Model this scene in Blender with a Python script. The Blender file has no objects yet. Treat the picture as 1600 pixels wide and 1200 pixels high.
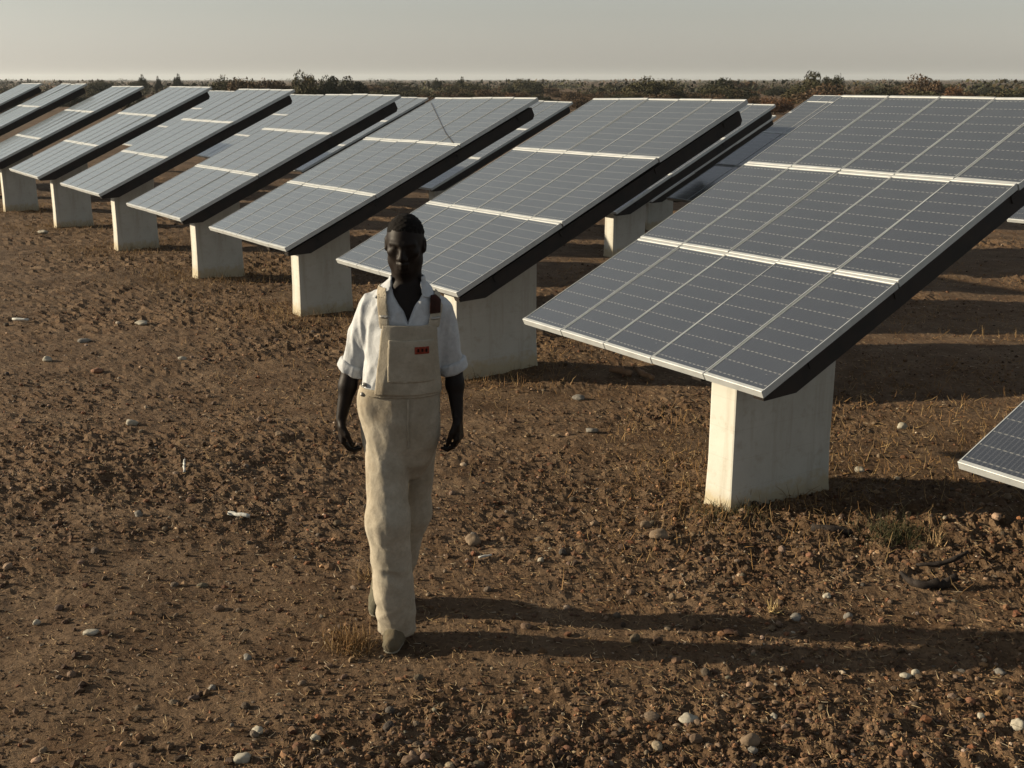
import bpy, math, random
import numpy as np
R = math.radians
rng = np.random.default_rng(7)
random.seed(7)
sc = bpy.context.scene
C = sc.collection

# ------------------------------------------------------------------ camera
F_PX, PITCH, CAM_H = 1798.0, R(14.82), 2.247
cam_d = bpy.data.cameras.new('camera')
cam = bpy.data.objects.new('camera', cam_d); C.objects.link(cam)
cam_d.sensor_width = 36.0; cam_d.lens = F_PX / 1600 * 36
cam_d.clip_start = 0.05; cam_d.clip_end = 20000
cam.location = (0, 0, CAM_H); cam.rotation_euler = (math.pi/2 - PITCH, 0, 0)
sc.camera = cam

# ------------------------------------------------------------------ sky, sun, exposure
SUN_EL, SUN_AZ = R(16.5), R(-5.5)          # SUN_AZ: heading of the shadows on the ground, from +X
to_sun = np.array([-math.cos(SUN_AZ)*math.cos(SUN_EL), -math.sin(SUN_AZ)*math.cos(SUN_EL), math.sin(SUN_EL)])
w = bpy.data.worlds.new('World'); sc.world = w; w.use_nodes = True
nt = w.node_tree; nt.nodes.clear()
sky = nt.nodes.new('ShaderNodeTexSky'); sky.sky_type = 'NISHITA'; sky.sun_disc = False
sky.sun_elevation = SUN_EL
sky.sun_rotation = math.atan2(to_sun[0], to_sun[1])
sky.altitude = 2000; sky.air_density = 1.75; sky.dust_density = 4.0; sky.ozone_density = 2.5
hsv = nt.nodes.new('ShaderNodeHueSaturation'); hsv.inputs['Saturation'].default_value = 0.30
bg = nt.nodes.new('ShaderNodeBackground'); bg.inputs['Strength'].default_value = 0.061
wo = nt.nodes.new('ShaderNodeOutputWorld')
nt.links.new(sky.outputs[0], hsv.inputs['Color']); nt.links.new(hsv.outputs[0], bg.inputs['Color'])
nt.links.new(bg.outputs[0], wo.inputs['Surface'])
sun_d = bpy.data.lights.new('sun', 'SUN'); sun = bpy.data.objects.new('sun', sun_d); C.objects.link(sun)
sun_d.energy = 5.0; sun_d.angle = R(0.6); sun_d.color = (1.0, 0.84, 0.61)
from mathutils import Vector, Matrix
sun.rotation_euler = Vector(to_sun).to_track_quat('Z', 'Y').to_euler()
sun.location = (-20, 5, 12)
sc.view_settings.view_transform = 'Standard'; sc.view_settings.look = 'None'
sc.view_settings.gamma = 1.0; sc.view_settings.use_curve_mapping = False
sc.view_settings.exposure = 0.92
sc.cycles.max_bounces = 6; sc.cycles.diffuse_bounces = 3; sc.cycles.glossy_bounces = 3

# ------------------------------------------------------------------ helpers
CP, SP = math.cos(PITCH), math.sin(PITCH)
def ray(px, py):
    X = (px-800)/F_PX; Yi = -(py-600)/F_PX
    return np.array([X, CP+Yi*SP, -SP+Yi*CP])
def at_z(px, py, z=0.0):
    r = ray(px, py); return r*((z-CAM_H)/r[2]) + np.array([0, 0, CAM_H])
def at_y(px, py, Y):
    r = ray(px, py); return r*(Y/r[1]) + np.array([0, 0, CAM_H])
def tag(o, label=None, cat=None, group=None, kind=None):
    if label: o['label'] = label
    if cat: o['category'] = cat
    if group: o['group'] = group
    if kind: o['kind'] = kind
    return o
def empty(name, loc=(0, 0, 0), rot=(0, 0, 0)):
    o = bpy.data.objects.new(name, None); C.objects.link(o); o.empty_display_size = 0.2
    o.location = loc; o.rotation_euler = rot; return o
def link(name, me, parent=None, mat=None):
    if mat is not None and not me.materials: me.materials.append(mat)
    o = bpy.data.objects.new(name, me); C.objects.link(o); o.parent = parent; return o
def np_mesh(name, V, Fq, smooth=False, cols=None):
    """V (n,3); Fq (m,3) or (m,4) int array"""
    V = np.asarray(V, np.float32); Fq = np.asarray(Fq, np.int32)
    me = bpy.data.meshes.new(name); k = Fq.shape[1]
    me.vertices.add(len(V)); me.vertices.foreach_set('co', V.ravel())
    me.loops.add(Fq.size); me.loops.foreach_set('vertex_index', Fq.ravel())
    me.polygons.add(len(Fq)); me.polygons.foreach_set('loop_start', np.arange(0, Fq.size, k, dtype=np.int32))
    me.polygons.foreach_set('use_smooth', np.full(len(Fq), smooth))
    if cols is not None:
        a = me.color_attributes.new('tint', 'FLOAT_COLOR', 'POINT')
        a.data.foreach_set('color', np.concatenate([cols, np.ones((len(cols), 1))], 1).astype(np.float32).ravel())
    me.update(); me.validate(); return me
class MB:
    def __init__(s): s.v = []; s.f = []
    def add(s, v, f):
        n = len(s.v); s.v += [tuple(map(float, p)) for p in v]; s.f += [tuple(n+i for i in q) for q in f]
    def box(s, a, b):
        x0, y0, z0 = a; x1, y1, z1 = b
        s.add([(x0,y0,z0),(x1,y0,z0),(x1,y1,z0),(x0,y1,z0),(x0,y0,z1),(x1,y0,z1),(x1,y1,z1),(x0,y1,z1)],
              [(0,3,2,1),(4,5,6,7),(0,1,5,4),(1,2,6,5),(2,3,7,6),(3,0,4,7)])
    def tube(s, pts, rad, n=6, caps=True):
        pts = [np.array(p, float) for p in pts]
        rad = [rad]*len(pts) if np.isscalar(rad) else rad
        rings = []
        for i, p in enumerate(pts):
            d = pts[min(i+1, len(pts)-1)] - pts[max(i-1, 0)]; d /= np.linalg.norm(d)+1e-9
            a = np.cross(d, [0, 0, 1.0]) if abs(d[2]) < .9 else np.cross(d, [1.0, 0, 0]); a /= np.linalg.norm(a); b = np.cross(d, a)
            rings.append([p + rad[i]*(math.cos(t)*a+math.sin(t)*b) for t in np.linspace(0, 2*math.pi, n, endpoint=False)])
        v = [q for r in rings for q in r]; f = []
        for i in range(len(pts)-1):
            for j in range(n): f.append((i*n+j, i*n+(j+1) % n, (i+1)*n+(j+1) % n, (i+1)*n+j))
        if caps: f += [tuple(range(n-1, -1, -1)), tuple((len(pts)-1)*n+j for j in range(n))]
        s.add(v, f)
    def mesh(s, name, smooth=False, bevel=0, seg=2):
        me = bpy.data.meshes.new(name); me.from_pydata(s.v, [], s.f)
        if bevel:
            import bmesh
            bm = bmesh.new(); bm.from_mesh(me)
            bmesh.ops.bevel(bm, geom=bm.edges[:], offset=bevel, segments=seg, affect='EDGES', profile=0.6)
            bm.to_mesh(me); bm.free()
        me.polygons.foreach_set('use_smooth', np.full(len(me.polygons), smooth)); me.update(); return me
# gradient noise in numpy
def _h(ix, iy, iz, s):
    n = (ix.astype(np.int64)*374761393 + iy.astype(np.int64)*668265263 + iz.astype(np.int64)*2147483647 + s*974711) & 0xFFFFFFFF
    n = ((n ^ (n >> 13))*1274126177) & 0xFFFFFFFF
    n = ((n ^ (n >> 16))*2246822519) & 0xFFFFFFFF
    return ((n >> 8) & 0xFFFF)/65535.0*2-1
def noise2(x, y, s=0):
    ix = np.floor(x); iy = np.floor(y); fx = x-ix; fy = y-iy
    ux = fx*fx*(3-2*fx); uy = fy*fy*(3-2*fy); z = np.zeros_like(ix)
    a = _h(ix, iy, z, s); b = _h(ix+1, iy, z, s); c = _h(ix, iy+1, z, s); d = _h(ix+1, iy+1, z, s)
    return (a*(1-ux)+b*ux)*(1-uy)+(c*(1-ux)+d*ux)*uy
def noise3(x, y, z, s=0):
    ix = np.floor(x); iy = np.floor(y); iz = np.floor(z)
    ux = x-ix; uy = y-iy; uz = z-iz
    ux = ux*ux*(3-2*ux); uy = uy*uy*(3-2*uy); uz = uz*uz*(3-2*uz); r = 0
    for dz, wz in ((0, 1-uz), (1, uz)):
        for dy, wy in ((0, 1-uy), (1, uy)):
            for dx, wx in ((0, 1-ux), (1, ux)): r = r + _h(ix+dx, iy+dy, iz+dz, s)*wx*wy*wz
    return r

# ------------------------------------------------------------------ materials
def mat(name, col=(0.5, 0.5, 0.5), rough=0.7, metal=0.0, spec=0.5):
    m = bpy.data.materials.new(name); m.use_nodes = True
    b = m.node_tree.nodes['Principled BSDF']
    b.inputs['Base Color'].default_value = (*col, 1); b.inputs['Roughness'].default_value = rough
    b.inputs['Metallic'].default_value = metal; b.inputs['Specular IOR Level'].default_value = spec
    return m
class N:
    def __init__(s, m): s.t = m.node_tree; s.b = s.t.nodes['Principled BSDF']
    def new(s, t, **kw):
        n = s.t.nodes.new(t)
        for k, v in kw.items(): setattr(n, k, v)
        return n
    def lk(s, a, b): s.t.links.new(a, b)
    def coord(s, kind='Object'): return s.new('ShaderNodeTexCoord').outputs[kind]
    def noise(s, vec, scale, detail=5, rough=0.6):
        n = s.new('ShaderNodeTexNoise'); n.inputs['Scale'].default_value = scale
        n.inputs['Detail'].default_value = detail; n.inputs['Roughness'].default_value = rough
        s.lk(vec, n.inputs['Vector']); return n.outputs['Fac']
    def ramp(s, fac, stops):
        r = s.new('ShaderNodeValToRGB'); e = r.color_ramp.elements
        while len(e) < len(stops): e.new(0.5)
        for q, (p, c) in zip(e, stops): q.position = p; q.color = (*c, 1) if len(c) == 3 else c
        s.lk(fac, r.inputs['Fac']); return r.outputs['Color']
    def math(s, op, a, b=None, c=None):
        n = s.new('ShaderNodeMath', operation=op)
        for i, v in enumerate((a, b, c)):
            if v is None: continue
            if isinstance(v, (int, float)): n.inputs[i].default_value = v
            else: s.lk(v, n.inputs[i])
        return n.outputs[0]
    def mix(s, fac, a, b, blend='MIX'):
        n = s.new('ShaderNodeMix', data_type='RGBA', blend_type=blend)
        for sock, v in ((n.inputs[0], fac), (n.inputs[6], a), (n.inputs[7], b)):
            if isinstance(v, (int, float)): sock.default_value = v
            elif isinstance(v, tuple): sock.default_value = (*v, 1)
            else: s.lk(v, sock)
        return n.outputs[2]
    def bump(s, h, strength=0.5, dist=0.01):
        n = s.new('ShaderNodeBump'); n.inputs['Strength'].default_value = strength; n.inputs['Distance'].default_value = dist
        s.lk(h, n.inputs['Height']); s.lk(n.outputs[0], s.b.inputs['Normal'])

M = {}
# soil
m = M['soil'] = mat('soil', rough=0.95, spec=0.15); n = N(m); P = n.coord('Object')
big = n.noise(P, 0.35, 4); mid = n.noise(P, 3.0, 6, .65); fine = n.noise(P, 38, 6, .7)
c1 = n.ramp(big, [(0.35, (0.050, 0.029, 0.0145)), (0.65, (0.088, 0.051, 0.0255))])
c2 = n.mix(n.ramp(mid, [(0.35, (0, 0, 0)), (0.7, (1, 1, 1))]), c1, (0.140, 0.094, 0.056))
c3 = n.mix(n.ramp(fine, [(0.3, (0.9, 0.9, 0.9)), (0.5, (0, 0, 0))]), c2, (0.034, 0.019, 0.009))
n.lk(c3, n.b.inputs['Base Color'])
n.bump(n.math('ADD', n.math('MULTIPLY', fine, 1.0), n.math('MULTIPLY', mid, 0.6)), 0.9, 0.018)
# pebbles (own tint per stone)
def tinted(name, rough, bump_scale, bump_d, spec=0.3):
    m = mat(name, rough=rough, spec=spec); n = N(m)
    a = n.new('ShaderNodeVertexColor', layer_name='tint').outputs['Color']; P = n.coord('Object')
    v = n.noise(P, bump_scale, 4)
    n.lk(n.mix(1.0, a, n.ramp(v, [(0.25, (0.55, 0.53, 0.5)), (0.75, (1.1, 1.07, 1.05))]), 'MULTIPLY'), n.b.inputs['Base Color'])
    n.bump(v, 0.5, bump_d); return m
M['pebble'] = tinted('pebble', 0.85, 60, 0.004)
M['straw'] = tinted('straw', 0.8, 30, 0.001)
M['leaf'] = tinted('leaf', 0.8, 2.0, 0.01, 0.2)
M['bark'] = mat('bark', (0.09, 0.065, 0.045), 0.9)
n = N(M['bark']); v = n.noise(n.coord(), 25, 6); n.lk(n.ramp(v, [(0.3, (0.018, 0.012, 0.008)), (0.7, (0.055, 0.038, 0.026))]), n.b.inputs['Base Color']); n.bump(v, .8, .01)
def stone_mat(name, lo, hi, sc_=14):
    m = M[name] = mat(name, rough=0.85, spec=0.3); n = N(m); v = n.noise(n.coord(), sc_, 7, .65)
    n.lk(n.ramp(v, [(0.3, lo), (0.7, hi)]), n.b.inputs['Base Color']); n.bump(v, 0.7, 0.008)
stone_mat('stone_brown', (0.08, 0.055, 0.034), (0.19, 0.14, 0.092))
stone_mat('stone_pale', (0.2, 0.18, 0.14), (0.36, 0.335, 0.27))
stone_mat('stone_grey', (0.09, 0.083, 0.07), (0.2, 0.185, 0.16))
stone_mat('stone_red', (0.09, 0.04, 0.022), (0.21, 0.105, 0.058))
stone_mat('stick_white', (0.34, 0.34, 0.31), (0.48, 0.48, 0.44), 20)
stone_mat('charred_wood', (0.008, 0.006, 0.005), (0.026, 0.018, 0.013), 20)
stone_mat('dry_wood', (0.08, 0.045, 0.024), (0.2, 0.12, 0.065), 20)
# whitewashed concrete
m = M['concrete'] = mat('concrete', rough=0.9, spec=0.2); n = N(m); P = n.coord('Object')
a = n.noise(P, 2.2, 6, .6); b = n.noise(P, 14, 6, .65)
sep = n.new('ShaderNodeSeparateXYZ'); n.lk(P, sep.inputs[0])
base = n.ramp(a, [(0.3, (0.345, 0.34, 0.30)), (0.7, (0.44, 0.435, 0.395))])
base = n.mix(n.ramp(b, [(0.28, (0.45, 0.45, 0.45)), (0.45, (0, 0, 0))]), base, (0.27, 0.24, 0.18))
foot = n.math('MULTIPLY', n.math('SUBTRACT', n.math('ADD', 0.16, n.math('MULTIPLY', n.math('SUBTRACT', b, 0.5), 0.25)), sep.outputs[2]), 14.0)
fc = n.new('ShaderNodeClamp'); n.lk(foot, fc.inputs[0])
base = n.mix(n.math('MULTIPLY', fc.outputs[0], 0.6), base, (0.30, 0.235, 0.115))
st_ = n.new('ShaderNodeMapping'); st_.inputs['Scale'].default_value = (9, 9, 0.9); n.lk(P, st_.inputs['Vector']); sk_ = n.noise(st_.outputs[0], 1.0, 5, .6)
base = n.mix(n.ramp(sk_, [(0.52, (0, 0, 0)), (0.72, (0.55, 0.55, 0.55))]), base, (0.25, 0.225, 0.17))
fl_ = n.math('LESS_THAN', n.math('FRACT', n.math('DIVIDE', n.math('ADD', sep.outputs[2], n.math('MULTIPLY', a, 0.012)), 0.165)), 0.035)
base = n.mix(n.math('MULTIPLY', fl_, 0.10), base, (0.22, 0.2, 0.16))
n.lk(base, n.b.inputs['Base Color']); n.bump(n.math('SUBTRACT', b, n.math('MULTIPLY', fl_, 0.12)), 0.4, 0.006)
# aluminium frame, steel, glass
m = M['frame'] = mat('frame_aluminium', (0.4, 0.4, 0.36), 0.5, 0.25); n = N(m); v = n.noise(n.coord(), 9, 5)
n.lk(n.ramp(v, [(0.3, (0.32, 0.335, 0.335)), (0.7, (0.44, 0.46, 0.46))]), n.b.inputs['Base Color'])
m = M['steel'] = mat('dark_steel', (0.025, 0.02, 0.017), 0.75, 0.2); n = N(m); v = n.noise(n.coord(), 8, 6)
n.lk(n.ramp(v, [(0.35, (0.007, 0.006, 0.0055)), (0.75, (0.022, 0.014, 0.010))]), n.b.inputs['Base Color'])
M['bolt'] = mat('bolt_steel', (0.25, 0.24, 0.22), 0.5, 0.6)
MW, MH = 0.4165, 1.0237
GW, GL = MW-0.0075, MH-0.008           # outer size of a module
m = M['glass'] = mat('solar_glass', (0.02, 0.024, 0.035), 0.16, 0.0, 0.5); n = N(m); P = n.coord('Object')
sep = n.new('ShaderNodeSeparateXYZ'); n.lk(P, sep.inputs[0]); x, y = sep.outputs[0], sep.outputs[1]
ry = n.math('FRACT', n.math('DIVIDE', y, GL/10)); rx = n.math('FRACT', n.math('DIVIDE', x, GW/13))
ln = n.math('LESS_THAN', n.math('ABSOLUTE', n.math('SUBTRACT', ry, 0.5)), 0.036)
ds = n.math('LESS_THAN', rx, 0.52)
dash = n.math('MULTIPLY', ln, ds)
hat = n.math('LESS_THAN', n.math('FRACT', n.math('DIVIDE', x, GW/17)), 0.26)
oi = n.new('ShaderNodeObjectInfo')
cell = n.mix(oi.outputs['Random'], (0.007, 0.0085, 0.014), (0.011, 0.013, 0.018))
cell = n.mix(n.math('MULTIPLY', hat, 0.75), cell, (0.042, 0.045, 0.052))
cell = n.mix(n.math('MULTIPLY', ln, 0.35), cell, (0.08, 0.083, 0.083))
cell = n.mix(dash, cell, (0.14, 0.14, 0.13))
dust = n.noise(P, 3.5, 6, .7)
cell = n.mix(n.math('MULTIPLY', dust, 0.10), cell, (0.16, 0.15, 0.13))
bd_ = n.noise(P, 26, 2, .5); cell = n.mix(n.ramp(bd_, [(0.765, (0, 0, 0)), (0.80, (0.8, 0.8, 0.8))]), cell, (0.35, 0.34, 0.3))
n.lk(cell, n.b.inputs['Base Color'])
n.lk(n.math('ADD', 0.06, n.math('MULTIPLY', dust, 0.16)), n.b.inputs['Roughness'])
n.b.inputs['IOR'].default_value = 2.7; n.b.inputs['Sheen Weight'].default_value = 0.52; n.b.inputs['Sheen Roughness'].default_value = 0.34; n.b.inputs['Sheen Tint'].default_value = (0.68, 0.78, 0.80, 1)
# cloth and skin
def cloth(name, lo, hi, weave=350, dirt=None):
    m = M[name] = mat(name, rough=0.92, spec=0.1); n = N(m); P = n.coord('Object')
    a = n.noise(P, 7, 6, .6); b = n.noise(P, weave, 2); c = n.noise(P, 60, 5, .7)
    col = n.ramp(a, [(0.3, lo), (0.7, hi)])
    col = n.mix(n.ramp(c, [(0.35, (0.35, 0.35, 0.35)), (0.6, (0, 0, 0))]), col, tuple(q*.72 for q in lo))
    if dirt:
        d = n.noise(P, 3.3, 6, .65); col = n.mix(n.ramp(d, [(0.48, (0, 0, 0)), (0.68, (0.7, 0.7, 0.7))]), col, dirt)
    n.lk(col, n.b.inputs['Base Color'])
    n.bump(n.math('ADD', n.math('ADD', n.math('MULTIPLY', a, 1.2), n.math('MULTIPLY', c, .5)), n.math('MULTIPLY', b, .3)), 0.55, 0.007)
    n.b.inputs['Sheen Weight'].default_value = 0.05
cloth('overall_cloth', (0.25, 0.222, 0.17), (0.37, 0.332, 0.265), dirt=(0.165, 0.128, 0.082))
cloth('shirt_cloth', (0.34, 0.355, 0.365), (0.45, 0.465, 0.475))
cloth('shoe_canvas', (0.055, 0.052, 0.036), (0.12, 0.112, 0.08), dirt=(0.10, 0.07, 0.04))
cloth('red_label', (0.16, 0.026, 0.016), (0.24, 0.05, 0.03))
cloth('brown_badge', (0.008, 0.006, 0.005), (0.04, 0.013, 0.009), 60)
cloth('shoe_sole', (0.18, 0.165, 0.125), (0.26, 0.235, 0.18))
m = M['skin'] = mat('skin', (0.02, 0.014, 0.01), 0.55, 0, 0.14); n = N(m); v = n.noise(n.coord(), 40, 4)
n.lk(n.ramp(v, [(0.3, (0.006, 0.0038, 0.0027)), (0.7, (0.010, 0.006, 0.0042))]), n.b.inputs['Base Color']); n.bump(v, 0.15, 0.002)
m = M['hair'] = mat('hair', (0.005, 0.0038, 0.003), 0.85, 0, 0.1); n = N(m); n.bump(n.noise(n.coord(), 260, 3), 0.9, 0.004)

# ------------------------------------------------------------------ ground
U = np.array([math.cos(R(-56.7)), math.sin(R(-56.7))]); VH = np.array([-U[1], U[0]])
T0xy = np.array([0.217, 7.26])
def ground_low(x, y):
    v = (x-T0xy[0])*VH[0] + (y-T0xy[1])*VH[1]
    r = np.hypot(x, y)
    dip = -0.22*np.clip((v-3.5)/5.0, 0, 1)
    return dip*np.clip((120-r)/60, 0, 1) + 0.035*noise2(x*0.45, y*0.45, 3)*np.clip(1.2-r/80, 0, 1)
def ground_z(x, y):
    x = np.asarray(x, float); y = np.asarray(y, float)
    patch = np.clip(0.62+0.95*noise2(x*0.55+7, y*0.9, 21)+0.3*noise2(x*2.1, y*2.1, 22), 0.22, 1.2)
    n1 = noise2(x*7, y*7, 4); n2 = noise2(x*17, y*17, 5); n3 = noise2(x*38, y*38, 6)
    z = 0.016*noise2(x*2.3, y*2.3, 8) + patch*(0.014*np.abs(n1) + 0.017*np.maximum(n2, -.15) + 0.015*n3)
    return ground_low(x, y) + z*np.clip((60-np.hypot(x, y))/40, 0, 1)
ang_f = np.linspace(R(-46), R(46), 500); ang_c = np.linspace(R(46), R(314), 60)[1:-1]
ang = np.concatenate([ang_f, ang_c])
rad = np.concatenate([[0.6, 1.2, 1.7], np.geomspace(2.1, 45, 470), np.geomspace(48, 9000, 60)])
A_, R_ = np.meshgrid(ang, rad)
gx, gy = R_*np.sin(A_), R_*np.cos(A_)
V = np.stack([gx, gy, ground_z(gx, gy)], -1).reshape(-1, 3); na, nr = len(ang), len(rad)
i, j = np.meshgrid(np.arange(nr-1), np.arange(na), indexing='ij'); j2 = (j+1) % na
Fq = np.stack([i*na+j, i*na+j2, (i+1)*na+j2, (i+1)*na+j], -1).reshape(-1, 4)[:, ::-1]
V = np.vstack([V, [[0, 0, 0]]]); cen = len(V)-1
me = np_mesh('ground', V, Fq, smooth=False)
gr = link('ground', me, None, M['soil']); tag(gr, kind='structure')
# close the small hole under the camera
import bmesh
bm = bmesh.new(); bm.from_mesh(me); bm.verts.ensure_lookup_table()
for q in range(na): bm.faces.new((bm.verts[cen], bm.verts[q], bm.verts[(q+1) % na])) 
bmesh.ops.recalc_face_normals(bm, faces=bm.faces[:]); bm.to_mesh(me); bm.free()

# gravel and clods, nobody could count them
ICO = bmesh.new(); bmesh.ops.create_icosphere(ICO, subdivisions=1, radius=1); ICO.verts.ensure_lookup_table()
ico_v = np.array([v.co[:] for v in ICO.verts]); ico_f = np.array([[v.index for v in f.verts] for f in ICO.faces]); ICO.free()
ICO = bmesh.new(); bmesh.ops.create_icosphere(ICO, subdivisions=2, radius=1); ICO.verts.ensure_lookup_table()
ic2_v = np.array([v.co[:] for v in ICO.verts]); ic2_f = np.array([[v.index for v in f.verts] for f in ICO.faces]); ICO.free()
PAL = np.array([(0.19,0.128,0.078),(0.14,0.092,0.055),(0.24,0.175,0.115),(0.30,0.235,0.165),(0.11,0.072,0.045),(0.22,0.115,0.062),(0.17,0.15,0.125),(0.36,0.31,0.235)])*np.array([.54, .49, .43])
def scatter(name, num, r0, r1, smin, smax, pal, pw, bv, bf, jit, flat, half=R(36), patchy=True, gam=2.0):
    r = np.exp(rng.uniform(math.log(r0), math.log(r1), num)); a = rng.uniform(-half, half, num)
    x, y = r*np.sin(a), r*np.cos(a)
    if patchy:
        keep = rng.uniform(0, 1, num) < np.clip(0.62+0.95*noise2(x*0.55+7, y*0.9, 21)+0.3*noise2(x*2.1, y*2.1, 22), 0.18, 1)
        x, y, r = x[keep], y[keep], r[keep]
    k = len(x); s = smin*(smax/smin)**(rng.uniform(0, 1, k)**gam)
    sx = s[:, None]*rng.uniform([0.75, 0.6, flat*0.8], [1.35, 1.1, flat*1.25], (k, 3))
    v = bv[None]*(1+rng.uniform(-jit, jit, (k, len(bv), 1)))*sx[:, None, :]
    th = rng.uniform(0, 6.283, k); ti = rng.normal(0, 0.25, k)
    v = np.stack([v[..., 0], v[..., 1]*np.cos(ti)[:, None]-v[..., 2]*np.sin(ti)[:, None], v[..., 1]*np.sin(ti)[:, None]+v[..., 2]*np.cos(ti)[:, None]], -1)
    v = np.stack([v[..., 0]*np.cos(th)[:, None]-v[..., 1]*np.sin(th)[:, None], v[..., 0]*np.sin(th)[:, None]+v[..., 1]*np.cos(th)[:, None], v[..., 2]], -1)
    z = ground_z(x, y) + sx[:, 2]*rng.uniform(0.1, 0.6, k)
    v = v + np.stack([x, y, z], -1)[:, None]
    f = bf[None] + (np.arange(k)*len(bv))[:, None, None]
    c = pal[rng.choice(len(pal), k, p=pw)]*np.clip(np.exp(rng.normal(-.03, .42, (k, 1))), .35, 2.4)*rng.uniform([.95, .95, .85], [1.15, 1.0, 1.0], (k, 3))
    return np_mesh(name, v.reshape(-1, 3), f.reshape(-1, 3), False, np.repeat(c, len(bv), 0))
PW = np.array([.27, .24, .12, .04, .21, .08, .03, .01])
OCT_V = np.array([(1, 0, 0), (-1, 0, 0), (0, 1, 0), (0, -1, 0), (0, 0, 1), (0, 0, -1)], float)
OCT_F = np.array([(0, 2, 4), (2, 1, 4), (1, 3, 4), (3, 0, 4), (2, 0, 5), (1, 2, 5), (3, 1, 5), (0, 3, 5)])
o = link('grit', scatter('grit', 190000, 2.6, 34, 0.0035, 0.0105, PAL, PW, OCT_V, OCT_F, 0.3, 0.75), None, M['pebble'])
tag(o, 'fine brown grit strewn over the bare ground', 'grit', kind='stuff')
o = link('pale_chips', scatter('pale_chips', 9000, 2.6, 30, 0.004, 0.010, np.array([(0.20, 0.175, 0.135), (0.28, 0.25, 0.20), (0.16, 0.13, 0.095)]), [.5, .2, .3], ico_v, ico_f, 0.25, 0.6), None, M['pebble'])
tag(o, 'small pale stone chips among the brown grit', 'chips', kind='stuff')
o = link('gravel', scatter('gravel', 30000, 2.6, 34, 0.008, 0.020, PAL, PW, ico_v, ico_f, 0.22, 0.7), None, M['pebble'])
tag(o, 'brown gravel and soil clods scattered over the bare ground', 'gravel', kind='stuff')
PALP = np.array([(0.115,0.085,0.06),(0.085,0.065,0.045),(0.14,0.108,0.078),(0.17,0.14,0.105),(0.07,0.052,0.037),(0.12,0.07,0.042),(0.10,0.09,0.078),(0.21,0.185,0.15)])
PB = np.array([.24, .14, .22, .16, .08, .03, .07, .06])
o = link('pebbles', scatter('pebbles', 3200, 2.6, 22, 0.010, 0.026, PALP, PB, ic2_v, ic2_f, 0.09, 0.68, gam=2.6), None, M['pebble'])
tag(o, 'larger rounded pebbles scattered among the gravel', 'pebbles', kind='stuff')

# dry straw and twigs lying about
def straw_mesh(name, pts, cols, w0, L0, L1, up, segs=3, curl=0.5):
    k = len(pts); L = rng.uniform(L0, L1, k); th = rng.uniform(0, 6.283, k)
    el = rng.uniform(*up, k); cu = rng.normal(0, curl, k); ce = rng.normal(0, curl*0.5, k)
    vs = []; p = pts.copy()
    for q in range(segs+1):
        t = q/segs; d = np.stack([np.cos(th)*np.cos(el), np.sin(th)*np.cos(el), np.sin(el)], -1)
        side = np.stack([-np.sin(th), np.cos(th), 0*th], -1); upv = np.cross(d, side)
        ww = (w0*(1-0.7*t)*rng.uniform(.7, 1.3, k) if q == 0 else w0*(1-0.75*t))
        ww = np.broadcast_to(ww, (k,))[:, None]
        vs += [p+side*ww, p-side*ww*0.5+upv*ww*.9, p-side*ww*0.5-upv*ww*.9]
        p = p + d*(L/segs)[:, None]; th = th+cu/segs*2; el = el+ce/segs*2
    V = np.stack(vs, 1); nv = V.shape[1]; f = []
    for q in range(segs):
        for e in range(3): f.append((q*3+e, q*3+(e+1) % 3, q*3+3+(e+1) % 3, q*3+3+e))
    Fq = np.array(f)[None]+(np.arange(k)*nv)[:, None, None]
    return np_mesh(name, V.reshape(-1, 3), Fq.reshape(-1, 4), False, np.repeat(cols, nv, 0))
STR = np.array([(0.42,0.30,0.15),(0.50,0.40,0.24),(0.30,0.19,0.09),(0.20,0.12,0.06),(0.58,0.50,0.36)])*0.85
k = 42000; r = np.exp(rng.uniform(math.log(2.7), math.log(26), k)); a = rng.uniform(-R(36), R(36), k)
x, y = r*np.sin(a), r*np.cos(a); pts = np.stack([x, y, ground_z(x, y)+0.006], -1)
o = link('straw_litter', straw_mesh('straw_litter', pts, STR[rng.choice(5, k, p=[.25, .10, .32, .27, .06])], 0.0013, 0.010, 0.05, (-0.08, 0.4), 2), None, M['straw'])
tag(o, 'dry straw and twig litter lying on the soil', 'straw', kind='stuff')

# ------------------------------------------------------------------ solar tables
def copy_tree(o, parent=None):
    c = o.copy(); C.objects.link(c); c.parent = parent
    for ch in o.children: copy_tree(ch, c)
    return c
# one module: frame mesh with a glass child
SL, EL_, DEP = 0.0068, 0.021, 0.040
mb = MB()
mb.box((0, 0, -DEP), (GW, EL_, 0)); mb.box((0, GL-EL_, -DEP), (GW, GL, 0))
mb.box((0, EL_, -DEP), (SL, GL-EL_, -0.0015)); mb.box((GW-SL, EL_, -DEP), (GW, GL-EL_, -0.0015))
frame_me = mb.mesh('solar_module', bevel=0.0012, seg=1)
mb = MB(); mb.box((SL-.001, EL_-.001, -0.010), (GW-SL+.001, GL-EL_+.001, -0.0045))
glass_me = mb.mesh('glass')
module = link('solar_module', frame_me, None, M['frame']); glass = link('glass', glass_me, module, M['glass'])
def tilted_box(a, b, t, z0):
    mb = MB(); mb.box(a, b); ct, st = math.cos(t), math.sin(t)
    mb.v = [(x, y*ct-z*st, y*st+z*ct+z0) for x, y, z in mb.v]; return mb
WT = 5*MW; PIL = (1.475, 0.24, 1.67, 0.98)   # pillar footprint in table coordinates
used_module = [False]
PILF = (1.46, 0.31, 1.65, 0.86)
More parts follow.
